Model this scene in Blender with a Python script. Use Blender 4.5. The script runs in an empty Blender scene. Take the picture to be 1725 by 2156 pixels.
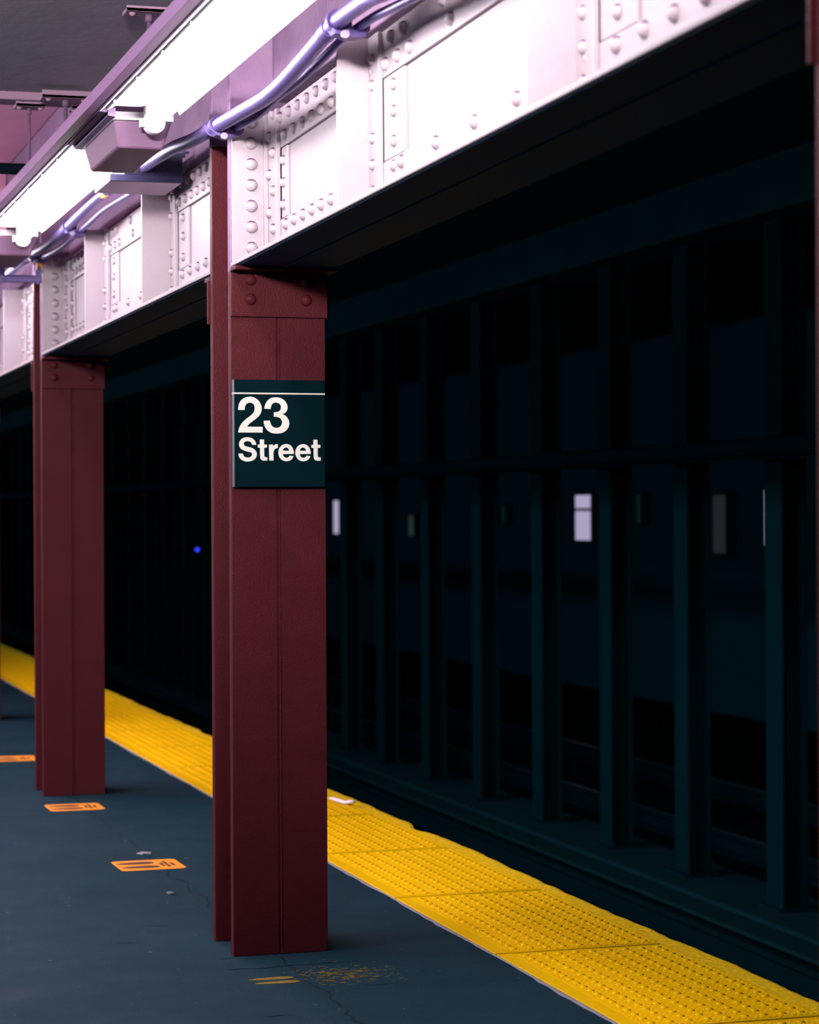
import bpy, bmesh, math, random
from mathutils import Vector, Matrix
random.seed(23)
C = bpy.context.scene.collection
SC = bpy.context.scene
PI = math.pi

# ------------------------------------------------------------------ camera
cam_d = bpy.data.cameras.new('camera')
cam = bpy.data.objects.new('camera', cam_d); C.objects.link(cam)
SC.camera = cam
cam_d.sensor_fit = 'HORIZONTAL'; cam_d.sensor_width = 24.0
cam_d.lens = 4900.0 / 1725.0 * 24.0
cam_d.clip_start = 0.05; cam_d.clip_end = 400
YAW, PITCH, ROLL, EYE = 0.29217, -0.0001026, -0.0048004, 1.46705
fw = Vector((math.sin(YAW)*math.cos(PITCH), math.cos(YAW)*math.cos(PITCH), math.sin(PITCH)))
r0 = Vector((math.cos(YAW), -math.sin(YAW), 0)); u0 = r0.cross(fw)
rt = math.cos(ROLL)*r0 + math.sin(ROLL)*u0
up = -math.sin(ROLL)*r0 + math.cos(ROLL)*u0
m3 = Matrix((rt, up, -fw)).transposed()
cam.matrix_world = Matrix.Translation((0, 0, EYE)) @ m3.to_4x4()
cam_d.dof.use_dof = True
cam_d.dof.focus_distance = 7.75
cam_d.dof.aperture_fstop = 3.4

# ------------------------------------------------------------------ world, lights, exposure
TUBE_STRENGTH = 60.0
W = bpy.data.worlds.new('world'); SC.world = W; W.use_nodes = True
bg = W.node_tree.nodes['Background']
bg.inputs[0].default_value = (0.04, 0.55, 0.85, 1)
bg.inputs[1].default_value = 0.012

def strip_light(name, x, y, z, length, width, power, col, tilt=0.0, yaw=0.0, spread=180):
    """a lamp strip lying along y; tilt 0 shines down, positive tilt turns it towards +x"""
    l = bpy.data.lights.new(name, 'AREA'); l.shape = 'RECTANGLE'
    l.size = width; l.size_y = length; l.energy = power; l.color = col; l.spread = math.radians(spread)
    o = bpy.data.objects.new(name, l); C.objects.link(o)
    o.location = (x, y, z); o.rotation_euler = (0, -math.radians(tilt), math.radians(yaw))
    return o
# the station's other rows of ceiling fluorescents, over the middle of the platform (left of the frame)
strip_light('platform_lamp_row', -2.6, 12.5, 2.95, 15.0, 0.25, 820, (0.97, 0.95, 1.0), 42, 0, 150)
# added unseen fill over the camera, beam shaped to brighten the pillar fronts
l = bpy.data.lights.new('pillar_front_fill', 'AREA'); l.shape = 'RECTANGLE'; l.size = 0.45; l.size_y = 0.2
l.energy = 125; l.color = (1.0, 0.95, 0.94); l.spread = math.radians(70)
o = bpy.data.objects.new('pillar_front_fill', l); C.objects.link(o)
o.location = (0.0, 2.2, 2.86); o.rotation_euler = (Vector((0.27, 0.95, 0.14))).to_track_quat('-Z', 'Y').to_euler()
# added teal fill on the track side of the girder, lifting the tunnel darks
strip_light('tunnel_fill', 2.30, 32.0, 2.75, 60.0, 0.15, 310, (0.12, 0.85, 1.0), 90)
strip_light('ceiling_fill_up', -1.2, 11.0, 2.85, 18.0, 0.2, 540, (1.0, 0.82, 0.97), 180)  # added upward fill that brightens the ceiling and the lamp channel
# the lamp row along the girder carries on towards and behind the camera
strip_light('girder_lamp_row_near', 1.40, 2.55, 2.80, 5.0, 0.05, 60, (1.0, 0.93, 0.98))

SC.view_settings.view_transform = 'Standard'
SC.view_settings.look = 'None'
SC.view_settings.exposure = 0.0
SC.view_settings.gamma = 1.0
SC.view_settings.use_curve_mapping = False

# ------------------------------------------------------------------ materials
def mat(name, col, rough=0.6, metal=0.0, spec=0.5, noise=None, bump=None, tint2=None, coat=0.0):
    """col base colour; noise=(scale, amount) mottles towards tint2; bump=(scale, strength, distance)"""
    m = bpy.data.materials.new(name); m.use_nodes = True
    nt = m.node_tree; b = nt.nodes['Principled BSDF']
    b.inputs['Base Color'].default_value = (*col, 1)
    b.inputs['Roughness'].default_value = rough
    b.inputs['Metallic'].default_value = metal
    b.inputs['Specular IOR Level'].default_value = spec
    b.inputs['Coat Weight'].default_value = coat
    tc = nt.nodes.new('ShaderNodeTexCoord')
    if noise:
        n = nt.nodes.new('ShaderNodeTexNoise'); n.inputs['Scale'].default_value = noise[0]
        n.inputs['Detail'].default_value = 6; n.inputs['Roughness'].default_value = 0.6
        nt.links.new(tc.outputs['Object'], n.inputs['Vector'])
        r = nt.nodes.new('ShaderNodeValToRGB')
        r.color_ramp.elements[0].position = 0.5 - noise[1]; r.color_ramp.elements[1].position = 0.5 + noise[1]
        r.color_ramp.elements[0].color = (*(tint2 or tuple(c*0.6 for c in col)), 1)
        r.color_ramp.elements[1].color = (*col, 1)
        nt.links.new(n.outputs['Fac'], r.inputs['Fac'])
        nt.links.new(r.outputs['Color'], b.inputs['Base Color'])
    if bump:
        n2 = nt.nodes.new('ShaderNodeTexNoise'); n2.inputs['Scale'].default_value = bump[0]
        n2.inputs['Detail'].default_value = 4
        nt.links.new(tc.outputs['Object'], n2.inputs['Vector'])
        bp = nt.nodes.new('ShaderNodeBump'); bp.inputs['Strength'].default_value = bump[1]
        bp.inputs['Distance'].default_value = bump[2]
        nt.links.new(n2.outputs['Fac'], bp.inputs['Height'])
        nt.links.new(bp.outputs['Normal'], b.inputs['Normal'])
    return m

def emit(name, col, strength):
    m = bpy.data.materials.new(name); m.use_nodes = True
    nt = m.node_tree; nt.nodes.clear()
    e = nt.nodes.new('ShaderNodeEmission'); o = nt.nodes.new('ShaderNodeOutputMaterial')
    e.inputs[0].default_value = (*col, 1); e.inputs[1].default_value = strength
    nt.links.new(e.outputs[0], o.inputs[0])
    return m

def settled_soot(m, col):
    """dust and soot lying on the upward-facing ledges and rivet tops"""
    nt = m.node_tree; b = nt.nodes['Principled BSDF']; L = nt.links.new
    src = b.inputs['Base Color'].links[0].from_socket
    g = nt.nodes.new('ShaderNodeNewGeometry'); sp = nt.nodes.new('ShaderNodeSeparateXYZ'); L(g.outputs['Normal'], sp.inputs[0])
    n = nt.nodes.new('ShaderNodeTexNoise'); n.inputs['Scale'].default_value = 45
    a = nt.nodes.new('ShaderNodeMath'); a.operation = 'MULTIPLY_ADD'; L(n.outputs['Fac'], a.inputs[0]); a.inputs[1].default_value = 0.5; L(sp.outputs['Z'], a.inputs[2])
    r = nt.nodes.new('ShaderNodeMapRange'); r.inputs['From Min'].default_value = 0.66; r.inputs['From Max'].default_value = 1.0; L(a.outputs[0], r.inputs['Value'])
    mx = nt.nodes.new('ShaderNodeMix'); mx.data_type = 'RGBA'; L(r.outputs['Result'], mx.inputs['Factor']); L(src, mx.inputs['A']); mx.inputs['B'].default_value = (*col, 1)
    L(mx.outputs['Result'], b.inputs['Base Color'])

M = {}
M['red'] = mat('maroon_paint', (0.050, 0.0072, 0.0105), 0.42, 0, 0.045, noise=(9, 0.3), tint2=(0.038, 0.0058, 0.008), bump=(170, 0.6, 0.003))
M['white'] = mat('cream_paint', (0.285, 0.236, 0.262), 0.45, 0, 0.2, noise=(5, 0.35), tint2=(0.255, 0.205, 0.232), bump=(70, 0.3, 0.004))
settled_soot(M['white'], (0.055, 0.014, 0.055))
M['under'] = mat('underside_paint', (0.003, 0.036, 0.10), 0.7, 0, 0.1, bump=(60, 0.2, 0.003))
M['haunch'] = mat('haunch_plaster', (0.215, 0.130, 0.215), 0.8, 0, 0.2, noise=(4, 0.25), tint2=(0.15, 0.08, 0.16), bump=(25, 0.5, 0.01))
M['ceil'] = mat('shaded_ceiling', (0.255, 0.222, 0.245), 0.85, noise=(1.6, 0.3), tint2=(0.165, 0.152, 0.178), bump=(20, 0.2, 0.006))  # shade of the lamp housing on the near ceiling, put into a darker colour
M['ceil2'] = mat('lit_pink_ceiling', (0.82, 0.40, 0.56), 0.85, noise=(2, 0.3), tint2=(0.72, 0.34, 0.48), bump=(20, 0.2, 0.006))  # lamp glow on the ceiling beyond, put into a brighter pink
M['sign'] = mat('sign_enamel', (0.0001, 0.0062, 0.0086), 0.6, 0, 0.02)
M['signedge'] = mat('sign_edge', (0.05, 0.06, 0.08), 0.4, 0.3)
M['letter'] = mat('letter_white', (0.50, 0.475, 0.445), 0.5, 0, 0.1, noise=(40, 0.4), tint2=(0.47, 0.44, 0.40))
M['yellow'] = mat('tactile_yellow', (0.74, 0.42, 0.001), 0.55, 0, 0.05, noise=(14, 0.35), tint2=(0.65, 0.35, 0.001))
M['yellow2'] = mat('edge_yellow', (0.95, 0.53, 0.006), 0.75, 0, 0.08, noise=(30, 0.22), tint2=(0.64, 0.36, 0.008), bump=(60, 0.6, 0.006))
M['grout'] = mat('sealant_grey', (0.22, 0.19, 0.23), 0.8, noise=(40, 0.3), bump=(80, 0.5, 0.004))
M['housing'] = mat('lamp_housing', (0.20, 0.10, 0.215), 0.5, 0.0, 0.3)
M['housing_d'] = mat('lamp_channel', (0.22, 0.14, 0.25), 0.5, 0.1)
M['reflector'] = mat('lamp_reflector', (0.85, 0.78, 0.84), 0.4)
M['holder'] = mat('lampholder_plastic', (0.82, 0.78, 0.80), 0.4)
M['box'] = mat('ballast_paint', (0.145, 0.075, 0.135), 0.5, 0, 0.3, bump=(90, 0.1, 0.002))
M['navy'] = mat('navy_box_paint', (0.012, 0.011, 0.040), 0.6, 0, 0.3)
M['boxpale'] = mat('box_pale_paint', (0.62, 0.46, 0.56), 0.5)
M['conduit'] = mat('galvanised_conduit', (0.125, 0.088, 0.25), 0.46, 0.8)
M['clamp'] = mat('clamp_steel', (0.07, 0.045, 0.15), 0.5, 0.5)
M['clampd'] = mat('clamp_dark', (0.03, 0.04, 0.09), 0.5, 0.3)
M['bolt'] = mat('bolt_zinc', (0.22, 0.16, 0.25), 0.5, 0.3)
M['orange_tag'] = mat('orange_tape', (0.80, 0.36, 0.08), 0.5)
M['paper'] = mat('torn_paper', (0.75, 0.62, 0.68), 0.8)
M['rod'] = mat('hanger_steel', (0.085, 0.045, 0.085), 0.7, 0, 0.2, bump=(120, 0.5, 0.003))
M['rodpale'] = mat('hanger_paint', (0.19, 0.11, 0.155), 0.75, 0, 0.2, bump=(60, 0.5, 0.004))
M['pipe'] = mat('dark_pipe', (0.0012, 0.006, 0.011), 0.7, 0, 0.1)
M['sticker'] = mat('sticker_orange', (0.66, 0.235, 0.028), 0.6, 0, 0.05, noise=(60, 0.3), tint2=(0.58, 0.19, 0.022))
M['stickerfoot'] = mat('sticker_foot', (0.095, 0.045, 0.036), 0.7, 0, 0.05, noise=(120, 0.25), tint2=(0.07, 0.034, 0.030))
M['stickertext'] = mat('sticker_text', (0.10, 0.045, 0.022), 0.7, 0, 0.05)
M['worn'] = mat('worn_yellow', (0.19, 0.115, 0.014), 0.8, 0, 0.05, noise=(60, 0.25), tint2=(0.09, 0.07, 0.02))
M['scuff'] = mat('worn_scuff', (0.07, 0.075, 0.06), 0.85, noise=(70, 0.2), tint2=(0.03, 0.05, 0.055))
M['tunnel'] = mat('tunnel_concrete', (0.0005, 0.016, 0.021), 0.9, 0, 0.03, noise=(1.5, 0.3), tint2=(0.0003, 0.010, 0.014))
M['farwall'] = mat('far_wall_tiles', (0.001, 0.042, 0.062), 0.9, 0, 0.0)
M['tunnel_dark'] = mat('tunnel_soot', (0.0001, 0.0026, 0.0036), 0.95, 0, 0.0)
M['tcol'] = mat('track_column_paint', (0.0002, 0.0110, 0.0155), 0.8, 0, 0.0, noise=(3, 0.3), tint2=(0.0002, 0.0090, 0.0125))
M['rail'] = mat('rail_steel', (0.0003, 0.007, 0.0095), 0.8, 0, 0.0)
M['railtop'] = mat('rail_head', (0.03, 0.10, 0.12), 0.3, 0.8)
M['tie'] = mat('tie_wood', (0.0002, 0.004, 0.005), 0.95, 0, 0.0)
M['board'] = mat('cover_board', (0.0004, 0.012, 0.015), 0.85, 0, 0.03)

# platform asphalt with a joint line, speckle and broad stains
def floor_mat():
    m = bpy.data.materials.new('platform_asphalt'); m.use_nodes = True
    nt = m.node_tree; b = nt.nodes['Principled BSDF']; L = nt.links.new
    tc = nt.nodes.new('ShaderNodeTexCoord')
    def noise(scale, det=5, sv=(1, 1, 1)):
        mp = nt.nodes.new('ShaderNodeMapping'); mp.inputs['Scale'].default_value = sv
        n = nt.nodes.new('ShaderNodeTexNoise'); n.inputs['Scale'].default_value = scale; n.inputs['Detail'].default_value = det
        L(tc.outputs['Object'], mp.inputs['Vector']); L(mp.outputs['Vector'], n.inputs['Vector']); return n
    def ramp(src, p0, c0, p1, c1):
        r = nt.nodes.new('ShaderNodeValToRGB'); e = r.color_ramp.elements
        e[0].position = p0; e[0].color = (*c0, 1); e[1].position = p1; e[1].color = (*c1, 1)
        L(src, r.inputs['Fac']); return r
    def mix(fac, a, bcol):
        mx = nt.nodes.new('ShaderNodeMix'); mx.data_type = 'RGBA'
        if isinstance(fac, float): mx.inputs['Factor'].default_value = fac
        else: L(fac, mx.inputs['Factor'])
        for s, v in ((mx.inputs['A'], a), (mx.inputs['B'], bcol)):
            if isinstance(v, tuple): s.default_value = (*v, 1)
            else: L(v, s)
        return mx.outputs['Result']
    broad = ramp(noise(1.1, 6).outputs['Fac'], 0.35, (0.0025, 0.0155, 0.024), 0.65, (0.0075, 0.0250, 0.039))
    fine = ramp(noise(260, 3).outputs['Fac'], 0.35, (0.0015, 0.011, 0.017), 0.75, (0.018, 0.040, 0.058))
    c = mix(0.55, broad.outputs['Color'], fine.outputs['Color'])
    flecks = ramp(noise(38, 3, (1, 0.6, 1)).outputs['Fac'], 0.70, (0, 0, 0), 0.76, (1, 1, 1))
    c = mix(flecks.outputs['Color'], c, (0.10, 0.095, 0.11))
    # joint running along the platform
    sx = nt.nodes.new('ShaderNodeSeparateXYZ'); L(tc.outputs['Object'], sx.inputs[0])
    wn = noise(5, 5)
    def math_(op, a, bb):
        n = nt.nodes.new('ShaderNodeMath'); n.operation = op
        for i, v in enumerate((a, bb)):
            if isinstance(v, (int, float)): n.inputs[i].default_value = v
            else: L(v, n.inputs[i])
        return n.outputs[0]
    wob = math_('MULTIPLY', math_('SUBTRACT', wn.outputs['Fac'], 0.5), 0.12)
    d = math_('ABSOLUTE', math_('ADD', math_('SUBTRACT', sx.outputs['X'], 1.79), wob), 0)
    crack = math_('LESS_THAN', d, 0.0035)
    c = mix(crack, c, (0.004, 0.008, 0.010))
    L(c, b.inputs['Base Color'])
    rr = ramp(noise(3, 4).outputs['Fac'], 0.3, (0.62,)*3, 0.7, (0.85,)*3)
    L(rr.outputs['Color'], b.inputs['Roughness'])
    b.inputs['Specular IOR Level'].default_value = 0.06
    bp = nt.nodes.new('ShaderNodeBump'); bp.inputs['Strength'].default_value = 0.35; bp.inputs['Distance'].default_value = 0.004
    L(noise(170, 5).outputs['Fac'], bp.inputs['Height']); L(bp.outputs['Normal'], b.inputs['Normal'])
    return m
M['floor'] = floor_mat()
M['tube'] = emit('tube_glow', (1.0, 0.93, 0.985), TUBE_STRENGTH)
M['panel'] = emit('lavender_glow', (0.60, 0.54, 0.80), 0.66)
M['panel2'] = emit('dim_grey_glow', (0.30, 0.32, 0.42), 0.05)
M['panel3'] = emit('dim_green_glow', (0.14, 0.26, 0.22), 0.10)
M['panel4'] = emit('dim_teal_glow', (0.05, 0.22, 0.24), 0.05)
M['blue'] = emit('blue_glow', (0.03, 0.05, 1.0), 1.3)

# ------------------------------------------------------------------ mesh helpers
class MB:
    def __init__(s): s.bm = bmesh.new(); s.mi = 0
    def face(s, vs):
        try: f = s.bm.faces.new(vs); f.material_index = s.mi; return f
        except ValueError: return None
    def box(s, a, b, bottom=True):
        x0, y0, z0 = a; x1, y1, z1 = b
        v = [s.bm.verts.new(p) for p in ((x0,y0,z0),(x1,y0,z0),(x1,y1,z0),(x0,y1,z0),(x0,y0,z1),(x1,y0,z1),(x1,y1,z1),(x0,y1,z1))]
        fs = [(4,5,6,7),(0,1,5,4),(1,2,6,5),(2,3,7,6),(3,0,4,7)]
        if bottom: fs.append((3,2,1,0))
        for f in fs: s.face([v[i] for i in f])
        return v
    def hexa(s, pts):
        v = [s.bm.verts.new(p) for p in pts]
        for f in ((4,5,6,7),(0,1,5,4),(1,2,6,5),(2,3,7,6),(3,0,4,7),(3,2,1,0)): s.face([v[i] for i in f])
    def prism(s, prof, axis, a, b):
        """prof: 2-D outline extruded along an axis ('x','y','z') from a to b"""
        def P(p, t): return {'y': (p[0], t, p[1]), 'x': (t, p[0], p[1]), 'z': (p[0], p[1], t)}[axis]
        v0 = [s.bm.verts.new(P(p, a)) for p in prof]; v1 = [s.bm.verts.new(P(p, b)) for p in prof]
        n = len(prof)
        for i in range(n): s.face([v0[i], v0[(i+1) % n], v1[(i+1) % n], v1[i]])
        s.face(v0[::-1]); s.face(v1)
    def dome(s, c, n, r, h, seg=14, rings=4):
        """a rounded head standing on direction n at c"""
        n = Vector(n).normalized(); t = n.orthogonal().normalized(); u = n.cross(t); c = Vector(c)
        prev = None
        for k in range(rings):
            a = (PI/2) * k / rings
            ring = [s.bm.verts.new(c + n*(h*math.sin(a)) + (t*math.cos(2*PI*i/seg) + u*math.sin(2*PI*i/seg))*(r*math.cos(a))) for i in range(seg)]
            if prev:
                for i in range(seg):
                    f = s.face([prev[i], prev[(i+1) % seg], ring[(i+1) % seg], ring[i]])
                    if f: f.smooth = True
            prev = ring
        top = s.bm.verts.new(c + n*h)
        for i in range(seg):
            f = s.face([prev[i], prev[(i+1) % seg], top])
            if f: f.smooth = True
    def tube(s, pts, r, seg=16, caps=True):
        pts = [Vector(p) for p in pts]; rings = []
        d0 = (pts[1]-pts[0]).normalized(); t = d0.orthogonal().normalized()
        rs = r if isinstance(r, (list, tuple)) else [r]*len(pts)
        for i, p in enumerate(pts):
            d = (pts[min(i+1, len(pts)-1)] - pts[max(i-1, 0)]).normalized()
            t = (t - d*t.dot(d)).normalized(); u = d.cross(t)
            rings.append([s.bm.verts.new(p + (t*math.cos(2*PI*k/seg) + u*math.sin(2*PI*k/seg))*rs[i]) for k in range(seg)])
        for a, b in zip(rings, rings[1:]):
            for k in range(seg):
                f = s.face([a[k], a[(k+1) % seg], b[(k+1) % seg], b[k]])
                if f: f.smooth = True
        if caps: s.face(rings[0][::-1]); s.face(rings[-1])
    def build(s, name, mats, parent=None, bevel=0, loc=None):
        bmesh.ops.recalc_face_normals(s.bm, faces=s.bm.faces)
        me = bpy.data.meshes.new(name); s.bm.to_mesh(me); s.bm.free()
        for m in (mats if isinstance(mats, (list, tuple)) else [mats]): me.materials.append(m)
        o = bpy.data.objects.new(name, me); C.objects.link(o)
        if parent: o.parent = parent
        if loc: o.location = loc
        if bevel:
            bv = o.modifiers.new('bevel', 'BEVEL'); bv.width = bevel; bv.segments = 2; bv.limit_method = 'ANGLE'; bv.angle_limit = 0.9
        return o

def tag(o, label=None, cat=None, group=None, kind=None):
    if label: o['label'] = label
    if cat: o['category'] = cat
    if group: o['group'] = group
    if kind: o['kind'] = kind
    return o
def thing(name, label, cat, loc=(0, 0, 0), group=None):
    o = bpy.data.objects.new(name, None); C.objects.link(o); o.location = loc; o.empty_display_size = 0.1
    return tag(o, label, cat, group, 'thing')
def copy_tree(o, parent=None, loc=None):
    c = o.copy(); C.objects.link(c)
    if parent: c.parent = parent
    if loc: c.location = loc
    for ch in list(o.children): copy_tree(ch, c)
    return c
def struct(mb, name, m, label, bevel=0):
    return tag(mb.build(name, m, None, bevel), label, None, None, 'structure')

# ------------------------------------------------------------------ measures (metres)
XL, XR, XC = 1.6506, 1.9728, 1.8117        # pillar faces
Y1, DEP, BAY = 7.5283, 0.328, 4.572
GB = 2.290                                  # girder bottom
XW = 1.800                                  # girder web face
XT0, XT1, XE = 2.483, 3.072, 3.170          # tactile strip and platform edge

# ------------------------------------------------------------------ structure
b = MB(); b.box((-5, -3, -1.35), (XT0-0.014, 42, 0.0))
b.mi = 1
for cr in ([(1.575,7.325),(1.60,7.318),(1.63,7.322),(1.684,7.306),(1.74,7.318),(1.80,7.33),(1.86,7.322),(1.94,7.335),(2.02,7.32)],
           [(1.52,6.62),(1.55,6.60),(1.60,6.612),(1.64,6.595)], [(1.60,7.51),(1.625,7.495),(1.648,7.515)], [(1.30,7.9),(1.36,7.88),(1.41,7.885)],
           [(1.48,8.18),(1.52,8.175),(1.56,8.178)], [(1.92,6.95),(1.98,6.94),(2.05,6.955)], [(2.20,7.75),(2.27,7.74)]):
    pr = None
    for i, (x, y) in enumerate(cr):
        w = 0.0028 if 0 < i < len(cr)-1 else 0.0006
        q = [b.bm.verts.new((x, y-w, 0.0004)), b.bm.verts.new((x, y+w, 0.0004))]
        if pr: b.face([pr[0], q[0], q[1], pr[1]])
        pr = q
M['crack'] = mat('crack_dark', (0.0015, 0.004, 0.006), 0.95, 0, 0.0)
struct(b, 'floor', [M['floor'], M['crack']], 'dark blue-grey asphalt platform floor')
b = MB(); b.box((XT0-0.014, -3, -1.35), (XT1-0.001, 42, -0.006)); struct(b, 'floor_edge_bed', M['tunnel_dark'], 'concrete bed under the yellow strip')
# ragged painted concrete nosing
b = MB(); N = 900
y0, y1 = 3.0, 42.0
def edge_x(y):
    e = XE + 0.006*math.sin(y*2.1) + 0.004*math.sin(y*7.3+1) + 0.003*math.sin(y*19+2) + random.uniform(-0.0025, 0.0025)
    for cy, w, dpt in ((10.32, 0.13, 0.045), (8.66, 0.05, 0.012), (7.9, 0.07, 0.014), (12.0, 0.2, 0.02), (15.3, 0.15, 0.016)):
        e -= dpt*math.exp(-((y-cy)/w)**2)
    return e
rows = []
for i in range(N+1):
    y = y0 + (y1-y0)*(i/N)**1.6
    e = edge_x(y); zt = -0.002
    rows.append([b.bm.verts.new(p) for p in ((XT1, y, zt), (e-0.02, y, zt), (e-0.004, y, zt-0.004), (e, y, zt-0.018), (e-0.002, y, -0.10), (e-0.02, y, -1.35))])
for a, c in zip(rows, rows[1:]):
    for k in range(5):
        b.mi = 1 if k >= 3 else 0
        b.face([a[k], a[k+1], c[k+1], c[k]])
struct(b, 'trim_1', [M['yellow2'], M['tunnel_dark']], 'worn yellow painted concrete platform edge')
# sealant bead on the platform side
b = MB(); rows = []
for i in range(401):
    y = 3.0 + 39*(i/400)**1.5
    w = 0.016 + 0.004*math.sin(y*5) + random.uniform(-0.004, 0.004)
    rows.append([b.bm.verts.new(p) for p in ((XT0-w, y, 0.0006), (XT0-w*0.5, y, 0.003), (XT0, y, 0.001))])
for a, c in zip(rows, rows[1:]):
    for k in range(2): b.face([a[k], a[k+1], c[k+1], c[k]])
struct(b, 'trim_2', M['grout'], 'pale grey sealant line along the yellow strip')

# track bed, curb, far wall, tunnel roof
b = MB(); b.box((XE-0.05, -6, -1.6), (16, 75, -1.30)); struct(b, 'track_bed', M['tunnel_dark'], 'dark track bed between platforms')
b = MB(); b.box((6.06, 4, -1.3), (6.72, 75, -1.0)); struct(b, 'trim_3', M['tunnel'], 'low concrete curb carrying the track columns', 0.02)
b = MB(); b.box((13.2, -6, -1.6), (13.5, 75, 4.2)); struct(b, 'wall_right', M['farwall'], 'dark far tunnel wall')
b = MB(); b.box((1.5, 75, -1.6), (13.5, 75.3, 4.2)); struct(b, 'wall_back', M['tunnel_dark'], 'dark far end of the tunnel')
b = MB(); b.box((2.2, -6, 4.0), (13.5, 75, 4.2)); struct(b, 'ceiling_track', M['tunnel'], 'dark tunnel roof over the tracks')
b = MB(); b.box((6.18, 4, 3.30), (6.55, 75, 3.62)); b.box((6.10, 4, 3.26), (6.63, 75, 3.30)); struct(b, 'beam', M['tunnel'], 'long dark beam on top of the track columns')
# platform ceiling: near panel coloured as shaded, downstand flange, panel beyond coloured as lit, next flange
b = MB(); b.box((-5, -3, 3.20), (1.655, 9.60, 3.40)); struct(b, 'ceiling', M['ceil'], 'near grey platform ceiling, shade put into its colour')
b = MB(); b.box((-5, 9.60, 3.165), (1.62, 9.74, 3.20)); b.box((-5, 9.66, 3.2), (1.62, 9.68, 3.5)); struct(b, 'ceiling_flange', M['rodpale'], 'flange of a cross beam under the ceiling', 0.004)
b = MB(); b.box((-5, 9.74, 3.47), (1.655, 13.6, 3.6)); struct(b, 'ceiling_far', M['ceil2'], 'pink ceiling panel past the cross beam, lamp glow put into its colour')
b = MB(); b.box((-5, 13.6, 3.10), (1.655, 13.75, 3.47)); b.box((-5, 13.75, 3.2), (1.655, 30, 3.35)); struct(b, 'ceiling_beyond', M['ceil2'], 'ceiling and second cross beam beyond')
# haunch above the girders, one length per bay; plain girder stretches behind the camera and far down the platform
for k in (-1, 0, 1, 2):
    ya = Y1 - BAY + DEP + 0.002 + BAY*(k); yb = Y1 + BAY*k - 0.002
    b = MB(); zb = 2.828 if k <= 0 else 2.800
    b.box((XW-0.006, ya, zb), (1.95, yb, 3.199)); struct(b, 'ceiling_haunch', M['haunch'], 'concrete haunch above the riveted girder', 0.006)
b = MB(); b.box((1.66, -3, 3.201), (2.2, 75, 4.2)); struct(b, 'ceiling_edge', M['haunch'], 'ceiling edge over the girder')
b = MB(); b.box((1.70, 17.05, 2.28), (1.95, 75, 3.2)); struct(b, 'beam_far', M['white'], 'girder running on down the platform')
b = MB(); b.box((1.70, -3, 2.31), (1.95, 2.9, 3.2)); struct(b, 'beam_near', M['white'], 'girder running on behind the camera')

# ------------------------------------------------------------------ red pillars
def pillar(name, label, yf, gz=2.114, back_gz=2.114, top=2.72, cap=0.0):
    t = thing(name, label, 'pillar', ((XL+XR)/2, yf+DEP/2, 0), 'red riveted pillars along the platform')
    ox, oy = -(XL+XR)/2, -(yf+DEP/2)
    def A(p): return (p[0]+ox, p[1]+oy, p[2])
    def bx(mb, a, c): mb.box(A(a), A(c))
    # front flange: two plates with a ragged weld between
    f = MB()
    bx(f, (XL, yf, 0), (XC-0.0065, yf+0.042, 2.262)); bx(f, (XC-0.001, yf, 0), (XR, yf+0.042, 2.262))
    bx(f, (XC-0.01, yf+0.008, 0), (XC+0.01, yf+0.03, 2.262))
    f.build('front_flange', M['red'], t, 0.0025)
    w = MB(); rows = []
    for i in range(161):
        z = 0.03 + 2.05*i/160; r = 0.0028 + 0.0012*math.sin(i*0.9) + random.uniform(-0.0008, 0.0014); x = XC - 0.0005 + random.uniform(-0.0008, 0.0008)
        rows.append([w.bm.verts.new(A(p)) for p in ((x, yf+0.001, z), (x+0.003, yf-r, z), (x+0.007, yf+0.001, z))])
    for a, c in zip(rows, rows[1:]):
        for k in range(2): w.face([a[k], a[k+1], c[k+1], c[k]])
    w.build('weld_seam', M['red'], t)
    f = MB(); bx(f, (XL, yf+DEP-0.040, 0), (XR, yf+DEP, top)); f.build('back_flange', M['red'], t, 0.003)
    f = MB(); bx(f, (XC-0.012, yf+0.042, 0), (XC+0.012, yf+DEP-0.040, 2.262)); f.build('web', M['red'], t)
    f = MB(); bx(f, (XL, yf+DEP-0.040, top), (XR, yf+DEP, 3.199)); bx(f, (XL, yf, 2.2625), (XR, yf+0.042, 3.199))
    o = f.build('upper_column', M['haunch'], t, 0.003); o['label'] = 'pale mauve upper part'
    for nm, ya, yb, ny, g in (('seat_angle', yf-0.012, yf, -1, gz), ('seat_angle', yf+DEP, yf+DEP+0.012, 1, back_gz)):
        f = MB()
        xa = XL-0.001 if ny < 0 else XL-0.009
        bx(f, (xa, ya, g), (XR+0.006, yb, 2.262+cap))
        yo = (yf-0.085, yf) if ny < 0 else (yf+DEP, yf+DEP+0.085)
        bx(f, (XL-0.002, yo[0], 2.262+cap), (XR+0.025, yo[1], 2.277+cap))
        yr = ya if ny < 0 else yb
        for x in (1.716, 1.905):
            for z in (g+0.058, g+0.122): f.dome(A((x, yr, z)), (0, ny, 0), 0.0195, 0.015, 20, 5)
        # heads of the same rivets on the hidden side of the flange
        yi = yf+0.042 if ny < 0 else yf+DEP-0.040
        for x in (1.716, 1.905):
            for z in (g+0.122, g+0.058): f.dome(A((x, yi, z)), (0, -ny, 0), 0.018, 0.013, 14, 4)
        f.build(nm, M['red'], t, 0.003)
    return t
pillar('steel_pillar', 'dark red pillar in the middle carrying the dark station sign, sharpest of all', Y1)
pillar('steel_pillar', 'dark red pillar without a visible sign, left of the signed pillar', Y1+BAY)
pillar('steel_pillar', 'dark red pillar cut by the left photo edge', Y1+2*BAY)
pillar('steel_pillar', 'red sliver of a near pillar at the right photo edge', Y1-BAY, back_gz=2.160, cap=0.033)

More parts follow.
